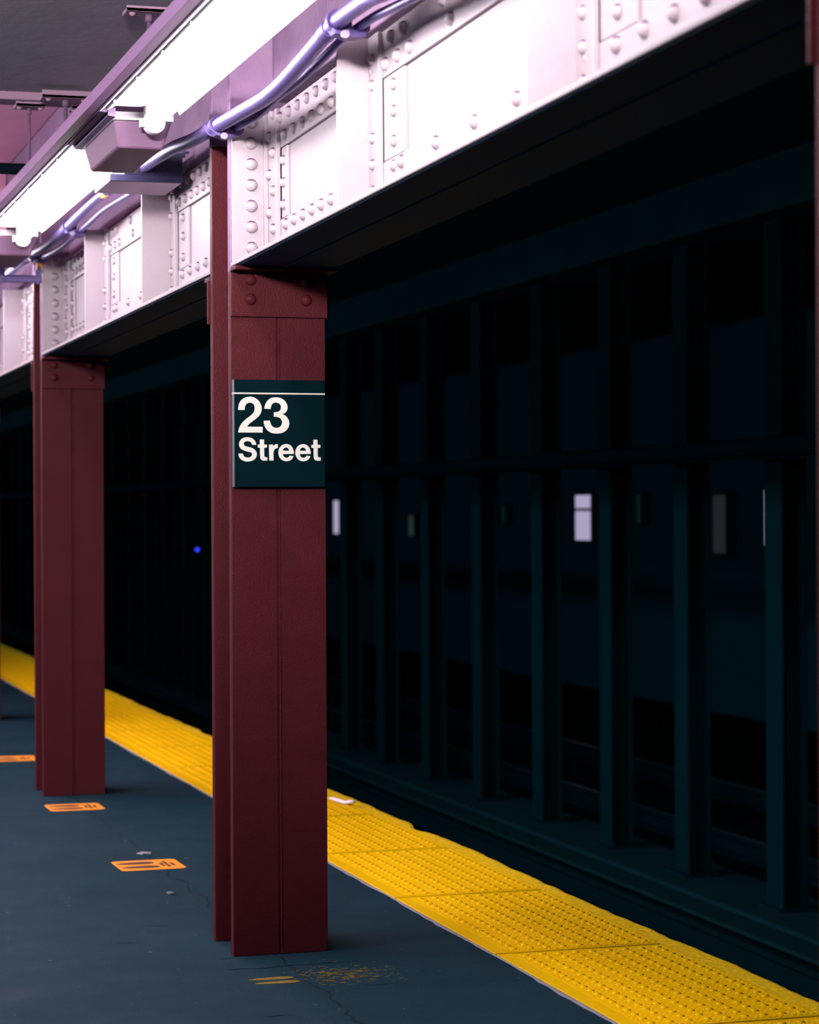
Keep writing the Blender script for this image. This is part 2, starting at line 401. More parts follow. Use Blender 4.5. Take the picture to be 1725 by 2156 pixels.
# ------------------------------------------------------------------ riveted girders
def girder(name, label, yfar, length, zb, slope=0.0, near=False):
    """local frame: origin at the far end on the bottom; y runs towards the camera as negative values"""
    t = thing(name, label, 'girder', (0, yfar, zb), 'white riveted girders over the platform edge')
    t.rotation_euler.x = -slope
    L = length; H = 0.508
    wf = 0.012                       # angle leg thickness
    f = MB(); f.box((XW, -L, -0.003), (XW+0.022, 0, H)); f.build('web_plate', [M['white']], t)
    # bottom angles with rivets
    f = MB()
    f.box((XL+0.001, -L, 0.0), (XW-0.001, 0, 0.013)); f.box((XW-wf, -L, 0.013), (XW, 0, 0.142))
    y = -0.22
    seq = []
    while y > -0.85: seq.append(y); y -= 0.114
    y = -1.53
    while y > -2.75: seq.append(y); y -= 0.312
    y = -2.93
    while y > -L+0.1: seq.append(y); y -= 0.15
    for y in seq: f.dome((XW-wf, y, 0.118), (-1, 0, 0), 0.019, 0.017)
    f.build('bottom_angle', M['white'], t, 0.002)
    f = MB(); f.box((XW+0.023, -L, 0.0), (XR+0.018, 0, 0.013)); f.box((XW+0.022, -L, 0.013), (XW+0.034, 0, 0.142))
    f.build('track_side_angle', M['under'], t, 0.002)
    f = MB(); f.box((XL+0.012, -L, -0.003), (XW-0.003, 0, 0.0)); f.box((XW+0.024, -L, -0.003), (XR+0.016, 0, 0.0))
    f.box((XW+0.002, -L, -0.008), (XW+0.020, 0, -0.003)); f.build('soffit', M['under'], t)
    # top angle leg with two staggered rivet rows
    f = MB(); f.box((XW-wf, -L, 0.375), (XW, 0, H-0.003))
    y = -0.155; k = 0
    while y > -L+0.1:
        gap = -1.55 > y > -2.75
        if not gap or k % 3 == 0:
            f.dome((XW-wf, y, 0.472), (-1, 0, 0), 0.019, 0.017)
            f.dome((XW-wf, y-0.06, 0.408), (-1, 0, 0), 0.019, 0.017)
        y -= 0.117; k += 1
    f.build('top_angle', M['white'], t, 0.002)
    # connection angle against the pillar at the far end
    f = MB(); f.box((XL+0.004, -0.014, 0.014), (XW-0.004, -0.001, 0.505)); f.box((XW-0.026, -0.145, 0.014), (XW-0.012, -0.014, 0.505))
    f.box((XW-0.040, -0.03, 0.014), (XW-0.026, -0.014, 0.505))
    for k in range(7): f.dome((1.7196, -0.014, 0.062+0.0692*k), (0, -1, 0), 0.021, 0.017, 20, 5)
    for k in range(4):
        f.dome((XW-0.026, -0.055, 0.05+0.125*k), (-1, 0, 0), 0.018, 0.016)
        f.dome((XW-0.026, -0.105, 0.115+0.125*k), (-1, 0, 0), 0.018, 0.016)
    f.build('connection_angle', M['white'], t, 0.002)
    # splice bar beside the connection
    f = MB(); f.box((XW-0.010, -0.225, 0.144), (XW, -0.150, 0.373))
    for k in range(3): f.dome((XW-0.010, -0.185, 0.185+0.072*k), (-1, 0, 0), 0.017, 0.015)
    f.build('splice_bar', M['white'], t, 0.002)
    # stiffeners: outstanding leg facing the camera, riveted leg on the web, splice bar beside it
    for ys, xo in ((-1.25, 1.684), (-2.88, 1.660)):
        f = MB(); f.box((xo, ys, 0.014), (XW-0.012, ys+0.012, 0.505)); f.box((XW-0.026, ys-0.10, 0.014), (XW-0.012, ys, 0.505))
        for k in range(6):
            if k == 3: continue
            f.dome((XW-0.026, ys-0.045, 0.07+0.0735*k), (-1, 0, 0), 0.016, 0.014)
        f.box((XW-0.010, ys-0.30, 0.144), (XW, ys-0.10, 0.373))
        for z in (0.185, 0.267, 0.340, 0.118): f.dome((XW-0.011, ys-0.205, z), (-1, 0, 0), 0.017, 0.015)
        f.build('stiffener', M['white'], t, 0.002)
    return t
girder('riveted_girder', 'white riveted girder on the near side of the signed pillar, largest in view', Y1-0.001, Y1-0.001-(Y1-BAY+DEP)-0.001, 2.2790, 0.0085)
girder('riveted_girder', 'white riveted girder between the signed pillar and the pillar left of it', Y1+BAY-0.001, BAY-DEP-0.002, 2.2875)
girder('riveted_girder', 'farthest white riveted girder at the left edge, beyond the second pillar', Y1+2*BAY-0.001, BAY-DEP-0.002, 2.2830)

# ------------------------------------------------------------------ station signs
def smooth_outline(pts, n=6):
    """pts: (x, y) or (x, y, 1) for a corner; Catmull-Rom between, sharp at corners"""
    out = []; N = len(pts)
    for i in range(N):
        p1, p2 = pts[i], pts[(i+1) % N]
        p0 = pts[i-1] if len(p1) == 2 else p1
        p3 = pts[(i+2) % N] if len(p2) == 2 else p2
        if len(p1) == 3 and len(p2) == 3: out.append((p1[0], p1[1])); continue
        for k in range(n):
            t = k/n; t2 = t*t; t3 = t2*t
            out.append(tuple(0.5*((2*p1[j]) + (-p0[j]+p2[j])*t + (2*p0[j]-5*p1[j]+4*p2[j]-p3[j])*t2 + (-p0[j]+3*p1[j]-3*p2[j]+p3[j])*t3) for j in (0, 1)))
    return out
G = {}
G['2'] = [[(152,490,1),(155,430),(185,310),(260,205),(360,150),(475,130),(590,148),(700,215),(775,320),(805,440),(790,540),(750,620),(680,695),(590,765),(490,840),(435,890),(393,942,1),(828,942,1),(828,1100,1),(150,1100,1),(165,1020),(205,920),(275,820),(370,735),(470,660),(550,590),(595,520),(610,440),(600,375),(570,325),(520,298),(475,293),(420,303),(370,345),(340,410),(332,490,1)]]
G['3'] = [[(877,452,1),(890,380),(930,280),(1000,200),(1100,150),(1205,140),(1320,155),(1430,215),(1500,310),(1525,405),(1510,490),(1465,550),(1415,582),(1365,594,1),(1430,615),(1500,670),(1555,760),(1570,850),(1550,940),(1490,1030),(1400,1090),(1300,1118),(1205,1125),(1090,1112),(990,1060),(910,975),(870,880),(855,780,1),(1033,772,1),(1045,830),(1080,905),(1140,955),(1205,968),(1280,955),(1340,905),(1368,825),(1360,770),(1320,710),(1260,680),(1200,670),(1140,668,1),(1140,545,1),(1200,543),(1270,525),(1320,485),(1340,415),(1328,355),(1285,305),(1205,285),(1130,300),(1080,350),(1062,400),(1053,460,1)]]
G['S'] = [[(600,395,1),(590,350),(560,305),(510,278),(445,265),(380,275),(325,310),(308,360),(325,410),(370,440),(450,462),(540,483),(620,510),(690,555),(745,620),(778,710),(765,800),(715,885),(630,945),(540,973),(440,982),(330,970),(235,930),(160,860),(125,780),(115,700,1),(275,700,1),(290,750),(325,805),(380,833),(445,843),(515,833),(575,795),(605,740),(590,690),(540,655),(450,635),(350,608),(260,570),(190,520),(150,455),(137,380),(155,290),(210,205),(290,155),(370,135),(450,130),(550,142),(640,185),(710,255),(745,330),(757,398,1)]]
G['t'] = [[(883,205,1),(1038,205,1),(1041,383,1),(1141,383,1),(1141,494,1),(1043,494,1),(1045,770),(1060,810),(1100,830,1),(1156,832,1),(1152,948,1),(1000,948),(940,920),(905,870),(893,790),(890,494,1),(810,494,1),(810,385,1),(886,383,1)]]
G['r'] = [[(1215,385,1),(1367,385,1),(1370,455,1),(1400,410),(1450,375),(1500,366),(1540,370,1),(1538,508,1),(1490,513),(1430,545),(1390,605),(1380,690),(1376,948,1),(1224,948,1)]]
G['e'] = [[(652,700,1),(645,610),(610,510),(550,425),(470,380),(375,362),(280,378),(190,430),(125,515),(92,610),(90,690),(110,790),(165,880),(250,945),(370,970),(480,955),(560,910),(610,850),(638,785,1),(500,772,1),(470,810),(425,838),(370,845),(310,825),(270,780),(245,715,1),(650,712,1)],
          [(250,597,1),(265,555),(300,510),(365,487),(430,505),(465,550),(482,597,1)]]
SX0, SZ0, SPX = 1.6548, 1.9050, 0.001617       # sign face: left edge, top, metres per unit (left edge unit 494, top 800)
def glyph(name, key, org, sc, dx, parent, yface):
    cu = bpy.data.curves.new(name, 'CURVE'); cu.dimensions = '2D'; cu.fill_mode = 'BOTH'; cu.extrude = 0.0006
    for cont in G[key]:
        pts = smooth_outline(cont)
        sp = cu.splines.new('POLY'); sp.points.add(len(pts)-1); sp.use_cyclic_u = True
        for q, (x, y) in zip(sp.points, pts):
            px = org[0] + (x+dx)/sc; py = org[1] + y/sc
            q.co = (SX0 + (px-494)*SPX - 0.0, SZ0 - (py-800)*SPX + 0.0, 0, 1)
    tmp = bpy.data.objects.new(name, cu); C.objects.link(tmp)
    bpy.context.view_layer.update()
    me = bpy.data.meshes.new_from_object(tmp.evaluated_get(bpy.context.evaluated_depsgraph_get()))
    bpy.data.objects.remove(tmp); bpy.data.curves.remove(cu)
    me.transform(Matrix.Translation((0, yface-0.0008, 0)) @ Matrix.Rotation(PI/2, 4, 'X'))
    me.materials.clear(); me.materials.append(M['letter'])
    o = bpy.data.objects.new(name, me); C.objects.link(o); o.parent = parent
    return o
def station_sign(label, dy):
    t = thing('station_sign', label, 'sign', (0, dy, 0), 'dark 23 Street signs on the pillars')
    yb, yf = Y1-0.0015, Y1-0.033
    f = MB(); f.box((SX0, yf, 1.5515), (SX0+0.3075, yb, 1.9050)); f.build('panel', M['sign'], t, 0.0015)
    f = MB(); f.box((SX0-0.0012, yf+0.002, 1.5515), (SX0, yb, 1.9050)); f.build('side_edge', M['signedge'], t)
    f = MB(); f.box((SX0-0.0016, yf-0.0012, 1.8575), (SX0+0.3075, yf, 1.8622)); f.box((SX0-0.0018, yf, 1.8575), (SX0-0.0012, yb, 1.8622)); f.build('stripe', M['letter'], t)
    a = ((490, 825), 13.27); s2 = ((495, 910), 17.25); s3 = ((580, 910), 17.25)
    glyph('digit', '2', *a, 0, t, yf); glyph('digit', '3', *a, 0, t, yf)
    glyph('letter', 'S', *s2, 0, t, yf); glyph('letter', 't', *s2, 0, t, yf); glyph('letter', 'r', *s2, 0, t, yf)
    glyph('letter', 'e', *s3, 0, t, yf); glyph('letter', 'e', *s3, 615, t, yf); glyph('letter', 't', *s3, 479, t, yf)
    return t
s1 = station_sign('dark teal sign reading 23 Street on the middle red pillar', 0)
s2 = copy_tree(s1, None, (0, 2*BAY, 0)); s2['label'] = 'sliver of a dark sign on the pillar at the left photo edge'

# ------------------------------------------------------------------ tactile strip
t = thing('tactile_strip', 'yellow domed warning strip along the platform edge', 'warning strip', (XT0, 7.292, 0))
TW, TL = XT1-XT0, 1.172
f = MB(); f.box((0, 0, -0.006), (TW-0.0015, TL-0.003, 0.004))
py = 0.0590; yy0 = 0.030
x = 0.052
row = 0
while x < TW-0.006:
    yq = yy0 - (0.0148 if row % 2 else 0)
    while yq < TL-0.03:
        a = max(yq, 0.022); c = min(yq+0.0262, TL-0.022)
        if c-a > 0.006: f.box((x, a, 0.004), (x+0.0056, c, 0.0053), bottom=False)
        yq += 0.0295
    x += 0.0098; row += 1
for i in range(9):
    for j in range(19):
        f.dome((0.083+0.0588*i, 0.055+0.0590*j, 0.004), (0, 0, 1), 0.0125, 0.0058, 12, 3)
tile0 = f.build('tactile_tile', M['yellow'], t, loc=(0, 0, 0))
for k in range(-3, 22):
    if k == 0: continue
    c = tile0.copy(); C.objects.link(c); c.location = (0, 1.183*k, 0); c.parent = t

# ------------------------------------------------------------------ lamp row along the girder
def fluorescent(name, label, ya, yb):
    t = thing(name, label, 'light', (0, ya, 0), 'fluorescent lamps along the girder')
    L = yb-ya
    f = MB()
    f.prism([(1.2505,2.842),(1.2505,2.822),(1.300,2.8255),(1.505,2.8255),(1.518,2.802),(1.522,2.802),(1.522,2.842)], 'y', 0, L)
    f.build('housing', M['housing'], t)
    f = MB()
    f.prism([(1.2435,2.7995),(1.267,2.8150),(1.2695,2.807),(1.272,2.807),(1.300,2.8225),(1.504,2.8225),(1.516,2.800),(1.5175,2.8005),(1.505,2.8245),(1.298,2.8245),(1.266,2.8215),(1.2435,2.8025)], 'y', 0.002, L-0.002)
    for k in range(int(L/0.42)):
        f.box((1.262, L-0.19-0.42*k, 2.798), (1.276, L-0.165-0.42*k, 2.812))
    f.build('reflector', M['reflector'], t)
    f = MB(); f.tube([(1.425, 0.03, 2.768), (1.425, L-0.03, 2.768)], 0.020, 20); f.build('tube', M['tube'], t)
    for y, s in ((0.0, 1), (L, -1)):
        f = MB()
        f.tube([(1.425, y, 2.764), (1.425, y+s*0.05, 2.764)], [0.034, 0.034], 28)
        f.tube([(1.425, y-s*0.008, 2.764), (1.425, y, 2.764)], [0.027, 0.030], 28)
        f.box((1.395, min(y, y+s*0.045), 2.764), (1.455, max(y, y+s*0.045), 2.822))
        f.box((1.378, min(y+s*0.005, y+s*0.035), 2.752), (1.395, max(y+s*0.005, y+s*0.035), 2.780))
        f.build('lampholder', M['holder'], t, 0.002)
    f = MB(); f.box((1.275, -0.010, 2.793), (1.510, 0.004, 2.812)); f.build('end_plate', M['holder'], t, 0.001)
    return t
fluorescent('fluorescent_light', 'largest glowing tube lamp, running out of the top of the photo', 5.06, 7.70)
fluorescent('fluorescent_light', 'glowing tube lamp running to the left photo edge, beyond the mauve ballast box', 8.47, 11.10)
fluorescent('fluorescent_light', 'farthest lamp at the left edge, past the end of the second tube', 12.15, 14.6)
# raceway that carries the lamps
t = thing('lamp_raceway', 'mauve metal channel running along the left side of the lamps', 'channel', (1.22, 9, 2.8))
f = MB(); f.prism([(-0.022,0.0),(0.017,0.0),(0.017,0.008),(0.030,0.014),(0.030,0.042),(-0.022,0.042)], 'y', -5.0, 6.0); f.build('channel', M['housing'], t, 0.001)
f = MB(); f.box((0.0170, -5.0, -0.0012), (0.0195, 6.0, 0.009)); f.build('seam', M['housing_d'], t)
for ya, yb in ((7.72, 8.45), (11.12, 11.84)):
    f = MB(); f.prism([(0.032,0.006),(0.055,0.004),(0.055,0.030),(0.032,0.030)], 'y', ya-9, yb-9); f.prism([(0.058,-0.006),(0.084,-0.010),(0.084,0.020),(0.058,0.020)], 'y', ya-9, yb-9)
    f.build('wire_tray', M['housing_d'], t, 0.001)
def ballast(label, ya):
    t = thing('ballast_box', label, 'box', (1.40, ya, 2.70), 'ballast boxes between the lamps')
    f = MB(); L = 0.64
    f.hexa([(-0.075,0.03,0),(0.078,0.03,0),(0.078,L-0.03,0),(-0.075,L-0.03,0),(-0.095,0,0.090),(0.105,0,0.090),(0.105,L,0.090),(-0.095,L,0.090)])
    f.build('case', M['box'], t, 0.008)
    f = MB(); f.box((-0.10, -0.006, 0.090), (0.11, L+0.006, 0.118)); f.build('cover_plate', M['holder'], t, 0.002)
    return t
ballast('mauve ballast box hanging between the two lamps above the sign pillar', 7.775)
ballast('ballast box at the left edge past the end of the second tube', 11.16)

# conduits with couplings and clamps
def spline(pts, n=10):
    out = []
    P = [pts[0]] + list(pts) + [pts[-1]]
    for i in range(1, len(P)-2):
        p0, p1, p2, p3 = P[i-1], P[i], P[i+1], P[i+2]
        for k in range(n):
            t = k/n; t2 = t*t; t3 = t2*t
            out.append(tuple(0.5*((2*p1[j]) + (-p0[j]+p2[j])*t + (2*p0[j]-5*p1[j]+4*p2[j]-p3[j])*t2 + (-p0[j]+3*p1[j]-3*p2[j]+p3[j])*t3) for j in range(3)))
    out.append(pts[-1]); return out
def conduit(label, pts, r, couplings=(), tape=None):
    o = MB(); path = spline(pts)
    o.tube(path, r, 20); ob = o.build('conduit', M['conduit']); tag(ob, label, 'pipe', 'conduits along the girder', 'thing')
    for ya in couplings:
        i = min(range(len(path)), key=lambda k: abs(path[k][1]-ya)); p = Vector(path[i]); q = Vector(path[min(i+1, len(path)-1)])
        d = (q-p).normalized(); f = MB()
        prof = []
        for k in range(9):
            prof.append((p + d*(0.008*k), r + (0.0035 if k % 2 == 0 else 0.001)))
        f.tube([a for a, _ in prof], [c for _, c in prof], 20); f.build('coupling', M['conduit'], ob)
    if tape:
        i = min(range(len(path)), key=lambda k: abs(path[k][1]-tape)); p = Vector(path[i]); q = Vector(path[i+1])
        d = (q-p).normalized(); f = MB(); f.tube([p, p+d*0.09], r+0.0015, 20); x = f.build('tape_band', M['orange_tag'], ob); x['label'] = 'orange tape band'
    return ob
conduit('thick violet-grey conduit on the near girder, from navy box to the photo top',
        [(1.6, 4.6, 2.71), (1.6, 5.2, 2.728), (1.6, 5.49, 2.748), (1.6, 5.64, 2.763), (1.6, 5.82, 2.768), (1.6, 5.97, 2.768), (1.6, 6.115, 2.757), (1.6, 6.326, 2.736), (1.6, 6.55, 2.716), (1.6, 6.79, 2.709), (1.6, 7.05, 2.7185), (1.6, 7.32, 2.729), (1.6, 7.58, 2.739), (1.6, 7.9, 2.752), (1.599, 8.2, 2.774), (1.598, 8.57, 2.788), (1.596, 8.815, 2.792)], 0.0235, (6.02, 7.56))
conduit('thin conduit below the thick one on the near girder',
        [(1.655, 4.6, 2.7), (1.655, 5.2, 2.712), (1.655, 5.53, 2.73), (1.655, 5.78, 2.7485), (1.655, 5.96, 2.753), (1.655, 6.11, 2.753), (1.655, 6.42, 2.7355), (1.655, 6.64, 2.726), (1.655, 6.87, 2.725), (1.655, 7.12, 2.714), (1.654, 7.38, 2.722), (1.652, 7.49, 2.7265)], 0.0125)
conduit('thick conduit left of the signed pillar, running from the dark box to the left edge',
        [(1.60,9.175,2.800),(1.60,9.7,2.820),(1.60,10.05,2.822),(1.60,10.45,2.812),(1.60,10.78,2.801),(1.60,11.4,2.790),(1.60,12.2,2.809),(1.60,13.3,2.806),(1.60,14.5,2.80)], 0.0235, (10.84, 12.25), tape=9.70)
conduit('thin conduit beside the thick one, ending at the second pillar',
        [(1.655,9.175,2.765),(1.653,10.0,2.789),(1.652,10.45,2.782),(1.650,10.78,2.775),(1.648,11.4,2.765),(1.645,12.06,2.785)], 0.0125)
def clamp(label, y, zt, xs, zs, xt=1.60):
    t = thing('conduit_clamp', label, 'clamp', (xt, y, zt), 'double clamps holding the conduits')
    f = MB(); seg = 24
    r0, r1 = 0.0245, 0.0315
    prof_o = [(r1*math.cos(2*PI*k/seg), r1*math.sin(2*PI*k/seg)) for k in range(seg)]
    prof_i = [(r0*math.cos(2*PI*k/seg), r0*math.sin(2*PI*k/seg)) for k in range(seg)]
    for (ya, yb) in ((-0.012, 0.012),):
        vo0 = [f.bm.verts.new((p[0], ya, p[1])) for p in prof_o]; vo1 = [f.bm.verts.new((p[0], yb, p[1])) for p in prof_o]
        vi0 = [f.bm.verts.new((p[0], ya, p[1])) for p in prof_i]; vi1 = [f.bm.verts.new((p[0], yb, p[1])) for p in prof_i]
        for k in range(seg):
            n = (k+1) % seg
            f.face([vo0[k], vo0[n], vo1[n], vo1[k]]); f.face([vi0[n], vi0[k], vi1[k], vi1[n]])
            f.face([vo0[n], vo0[k], vi0[k], vi0[n]]); f.face([vo1[k], vo1[n], vi1[n], vi1[k]])
    f.build('ring', M['clamp'], t)
    dx, dz = xs-xt, zs-zt
    f = MB()
    f.prism([(-0.020,-0.0225),(-0.012,-0.036),(0.020,-0.046),(dx-0.004,dz-0.030),(dx+0.016,dz-0.026),(dx+0.028,dz-0.010),(dx+0.029,dz+0.008),(dx+0.023,dz+0.008),(dx+0.014,dz-0.010),(dx+0.002,dz-0.0150),(dx-0.012,dz-0.006),(0.026,-0.012),(0.016,-0.026),(0.0,-0.0285)], 'y', -0.030, 0.024)
    f.build('saddle', M['clamp'], t, 0.002)
    f = MB(); f.box((0.0255, 0.000, -0.016), (dx-0.0135, 0.05, 0.012)); f.build('back_plate', M['clampd'], t)
    f = MB(); f.tube([(0.012, -0.030, -0.040), (0.012, -0.044, -0.040)], 0.011, 10); f.build('bolt', M['bolt'], t)
    return t
clamp('clamp holding both conduits at the top of the signed pillar', 7.475, 2.735, 1.652, 2.7255)
clamp('clamp on the conduits near the top edge, right of the large lamp', 5.965, 2.768, 1.655, 2.7530)
clamp('clamp on the conduits between the two red pillars', 10.78, 2.801, 1.650, 2.775)
clamp('clamp holding the conduits at the top of the second red pillar', 12.05, 2.8055, 1.645, 2.785)
# dark box on the conduit run
t = thing('junction_box', 'navy box with pale underside behind the ballast box, left of signed pillar', 'box', (1.522, 8.82, 2.734))
f = MB(); f.box((0.0, 0.0, 0.027), (0.226, 0.35, 0.116)); f.build('body', M['navy'], t, 0.002)
f = MB(); f.prism([(-0.057,0.0),(0.220,0.0),(0.228,0.008),(0.228,0.018),(0.222,0.025),(-0.057,0.025)], 'y', -0.012, 0.004); f.build('front_lip', M['navy'], t, 0.001)
f = MB(); f.box((-0.057, 0.004, -0.001), (0.222, 0.35, 0.026)); o = f.build('underside_cover', M['boxpale'], t, 0.002); o['label'] = 'pale pink underside cover'
f = MB(); f.tube([(0.230,0.0,0.10),(0.230,0.0,0.15)], 0.006, 10); f.tube([(0.224,-0.006,0.118),(0.25,-0.006,0.118)], 0.004, 8); f.build('clip', M['clampd'], t)
# torn paper tag under the ballast box
f = MB()
pp = [(0,0),(0.012,0.03),(0.020,0.07),(0.012,0.10),(0.024,0.135),(0.016,0.16),(0.004,0.16)]
f.prism([(a, c) for a, c in pp], 'z', 0, 0.0015)
tag(f.build('torn_label', M['paper'], None, 0, (1.470, 8.22, 2.699)), 'torn white paper stuck to the ballast box edge', 'paper', None, 'thing')
# strut with hanging orange cap at the second pillar
t = thing('strut_bracket', 'violet steel strut across the second red pillar top, left edge', 'bracket', (1.30, 12.02, 2.655))
f = MB(); f.prism([(-0.005,0),(0.345,0),(0.345,0.038),(-0.005,0.038)], 'y', 0, 0.035); f.build('channel', M['clamp'], t, 0.002)
f = MB(); f.box((0.105, -0.012, -0.004), (0.155, 0.0, 0.085)); f.tube([(0.13,0.01,0.08),(0.13,0.01,0.12)], 0.006, 8); f.build('strap', M['clamp'], t, 0.003)
f = MB(); f.dome((0.128, -0.012, 0.010), (0, -1, 0), 0.012, 0.012, 12, 4); f.build('bolt', M['bolt'], t)
f = MB(); f.prism([(-0.008,0.0),(0.0,-0.012),(0.02,0.0),(0.03,0.06),(0.01,0.09),(-0.008,0.05)], 'y', -0.02, 0.0); f.build('clip', M['clamp'], t, 0.002, (0.315, 0, 0.0))
t = thing('hanging_tag', 'small orange tag under the clamp on the second red pillar', 'tag', (1.632, 12.035, 2.72))
f = MB(); f.box((-0.017, -0.006, 0.0), (0.017, 0.006, 0.055)); f.build('tag_plate', M['orange_tag'], t, 0.005)

# ------------------------------------------------------------------ ceiling hangers and pipe
def hanger(label, x, y, ztop, zbot, r, plate=0.2, loc_plate=True):
    t = thing('pipe_hanger', label, 'hanger', (x, y, 0), 'rod hangers under the ceiling')
    f = MB(); f.tube([(0,0,zbot),(0,0,ztop-0.02)], r, 12); f.build('rod', M['rod'], t)
    f = MB(); f.tube([(0,0,ztop-0.035),(0,0,ztop-0.008)], r*1.7, 6); f.build('nut', M['rod'], t)
    f = MB(); f.box((-plate/2, -0.045, ztop-0.010), (plate/2, 0.045, ztop+0.004)); f.box((-plate/2, -0.045, ztop-0.010), (plate/2, -0.035, ztop+0.022))
    f.build('clamp_plate', M['rodpale'], t, 0.002)
    f = MB()
    for s in (-1, 1): f.dome((s*plate*0.36, -0.02, ztop-0.010), (0, 0, -1), 0.012, 0.012, 10, 3)
    f.build('bolt_heads', M['rodpale'], t)
    return t
hanger('thick hanger rod on the ceiling clamp just left of the lamp channel', 1.392, 9.45, 3.155, 2.8445, 0.008)
hanger('thin hanger rod holding the dark pipe near the left edge', 1.275, 9.68, 3.155, 2.915, 0.0055, 0.12)
hanger('short hanger with a ceiling plate at the top edge, above the lamp channel', 1.455, 7.92, 3.19, 2.845, 0.008, 0.17)
hanger('short rod partly hidden behind the lamp channel, right of the thick hanger', 1.495, 9.69, 3.155, 2.845, 0.006, 0.10)
f = MB(); f.tube([(-3, 9.68, 2.892), (1.45, 9.68, 2.892)], 0.0235, 20); tag(f.build('ceiling_pipe', M['pipe']), 'dark horizontal pipe crossing at the left edge above the lamp', 'pipe', None, 'thing')
f = MB(); f.tube([(-3, 11.2, 2.97), (1.45, 11.2, 2.97)], 0.008, 12); tag(f.build('ceiling_cable', M['rod']), 'thin dark cable just below the dark pipe, left edge', 'cable', None, 'thing')

# ------------------------------------------------------------------ floor stickers and litter
def rounded(w, h, r, n=6):
    out = []
    for cx, cy, a0 in ((w-r, h-r, 0), (r, h-r, 90), (r, r, 180), (w-r, r, 270)):
        for k in range(n+1):
            a = math.radians(a0 + 90*k/n); out.append((cx + r*math.cos(a), cy + r*math.sin(a)))
    return out
def foot(cx, cy, l, w, n=28):
    out = []
    for k in range(n):
        a = 2*PI*k/n; c = math.cos(a)
        ww = w*(0.78 + 0.22*c) * (1 - 0.16*math.exp(-((c+0.1)/0.35)**2))
        out.append((cx + l/2*c, cy + ww/2*math.sin(a)))
    return out
def sticker(label, x, y, w, h, rot):
    t = thing('floor_sticker', label, 'sticker', (x, y, 0.0), 'orange footprint stickers on the platform')
    t.rotation_euler.z = rot
    f = MB(); f.prism(rounded(w, h, 0.025), 'z', 0.0005, 0.0016); f.build('sheet', M['sticker'], t)
    for cx, cy in ((0.090, 0.188), (0.093, 0.080)):
        f = MB(); f.prism(foot(cx, cy, 0.160, 0.088), 'z', 0.0017, 0.0022); f.build('footprint', M['stickerfoot'], t)
    for xx, ya, yb in ((0.192, 0.085, 0.175), (0.212, 0.060, 0.215), (0.236, 0.085, 0.170)):
        f = MB(); yq = ya
        while yq < yb:
            l = random.uniform(0.02, 0.05); f.box((xx-0.007, yq, 0.0017), (xx+0.007, min(yq+l, yb), 0.0022)); yq += l + 0.006
        f.build('text_line', M['stickertext'], t)
    return t
sticker('orange footprint sticker on the floor nearest the signed pillar', 1.611, 9.462, 0.272, 0.272, 0.02)
sticker('orange footprint sticker at the foot of the second red pillar', 1.602, 11.474, 0.272, 0.268, 0.0)
sticker('farthest orange footprint sticker, at the left photo edge', 1.585, 13.875, 0.285, 0.30, 0.0)
t = thing('worn_footprint_sticker', 'worn off yellow footprint sticker in front of the signed pillar', 'sticker', (1.612, 7.06, 0))
for cx, cy in ((0.074, 0.078), (0.078, 0.015)):
    f = MB(); f.prism(foot(cx, cy, 0.145, 0.054), 'z', 0.0004, 0.0010); f.build('footprint', M['worn'], t)
f = MB()
for k in range(230):
    x = random.gauss(0.30, 0.075); y = random.gauss(0.07, 0.075); l = random.uniform(0.004, 0.022)*(1 if abs(x-0.3) < 0.1 else 0.6); w = random.uniform(0.002, 0.006)
    f.box((x, y, 0.0003), (x+l, y+w, 0.0008), bottom=False)
o = f.build('paint_flecks', [M['worn']], t); o['kind'] = 'stuff'
f = MB()
path = [(2.985+0.0145*k, 11.34-0.17*math.sin(k*PI/6*0.5), 0.017+0.010*abs(math.cos(k*PI/6))) for k in range(7)]
f.tube(path, [0.006,0.009,0.010,0.009,0.010,0.009,0.005], 8); tag(f.build('paper_scrap', M['paper']), 'curled paper scrap on the yellow strip beside the signed pillar', 'litter', None, 'thing')
f = MB(); f.prism([(0,0),(0.012,-0.02),(0.03,-0.015),(0.026,0.02),(0.01,0.03)], 'z', 0.001, 0.008); tag(f.build('dry_leaf', M['scuff'], None, 0.002, (1.675, 8.84, 0)), 'small dry scrap on the floor left of the signed pillar', 'litter', None, 'thing')
f = MB(); f.prism([(0,0),(0.02,-0.03),(0.035,-0.01),(0.06,-0.02),(0.066,0.02),(0.03,0.05)], 'z', 0.0005, 0.003); tag(f.build('gum_spot', M['grout'], None, 0, (1.752, 9.93, 0)), 'pale gum spot just past the nearest orange sticker', 'stain', None, 'thing')

# ------------------------------------------------------------------ tracks
f = MB()
def rail_mesh(mb, x, ya, yb, zt=-1.10):
    mb.prism([(x-0.035,zt),(x+0.035,zt),(x+0.035,zt-0.035),(x+0.010,zt-0.05),(x+0.010,zt-0.13),(x+0.07,zt-0.15),(x+0.07,zt-0.165),(x-0.07,zt-0.165),(x-0.07,zt-0.15),(x-0.010,zt-0.13),(x-0.010,zt-0.05),(x-0.035,zt-0.035)], 'y', ya, yb)
for x, lab in ((3.95, 'near running rail below the yellow platform edge'), (5.39, 'second running rail, next to the cover board'),
               (7.75, 'dim running rail beyond the track columns'), (9.19, 'glinting running rail far beyond the track columns')):
    f = MB(); rail_mesh(f, x, 3, 72); ro = tag(f.build('rail', M['rail']), lab, 'rail', 'running rails', 'thing'); f = MB(); f.box((x-0.024, 3, -1.0999), (x+0.024, 72, -1.097)); f.build('running_surface', M['railtop'], ro)
t = thing('third_rail', 'third rail with cover board running in front of the curb', 'rail', (5.92, 0, -1.30))
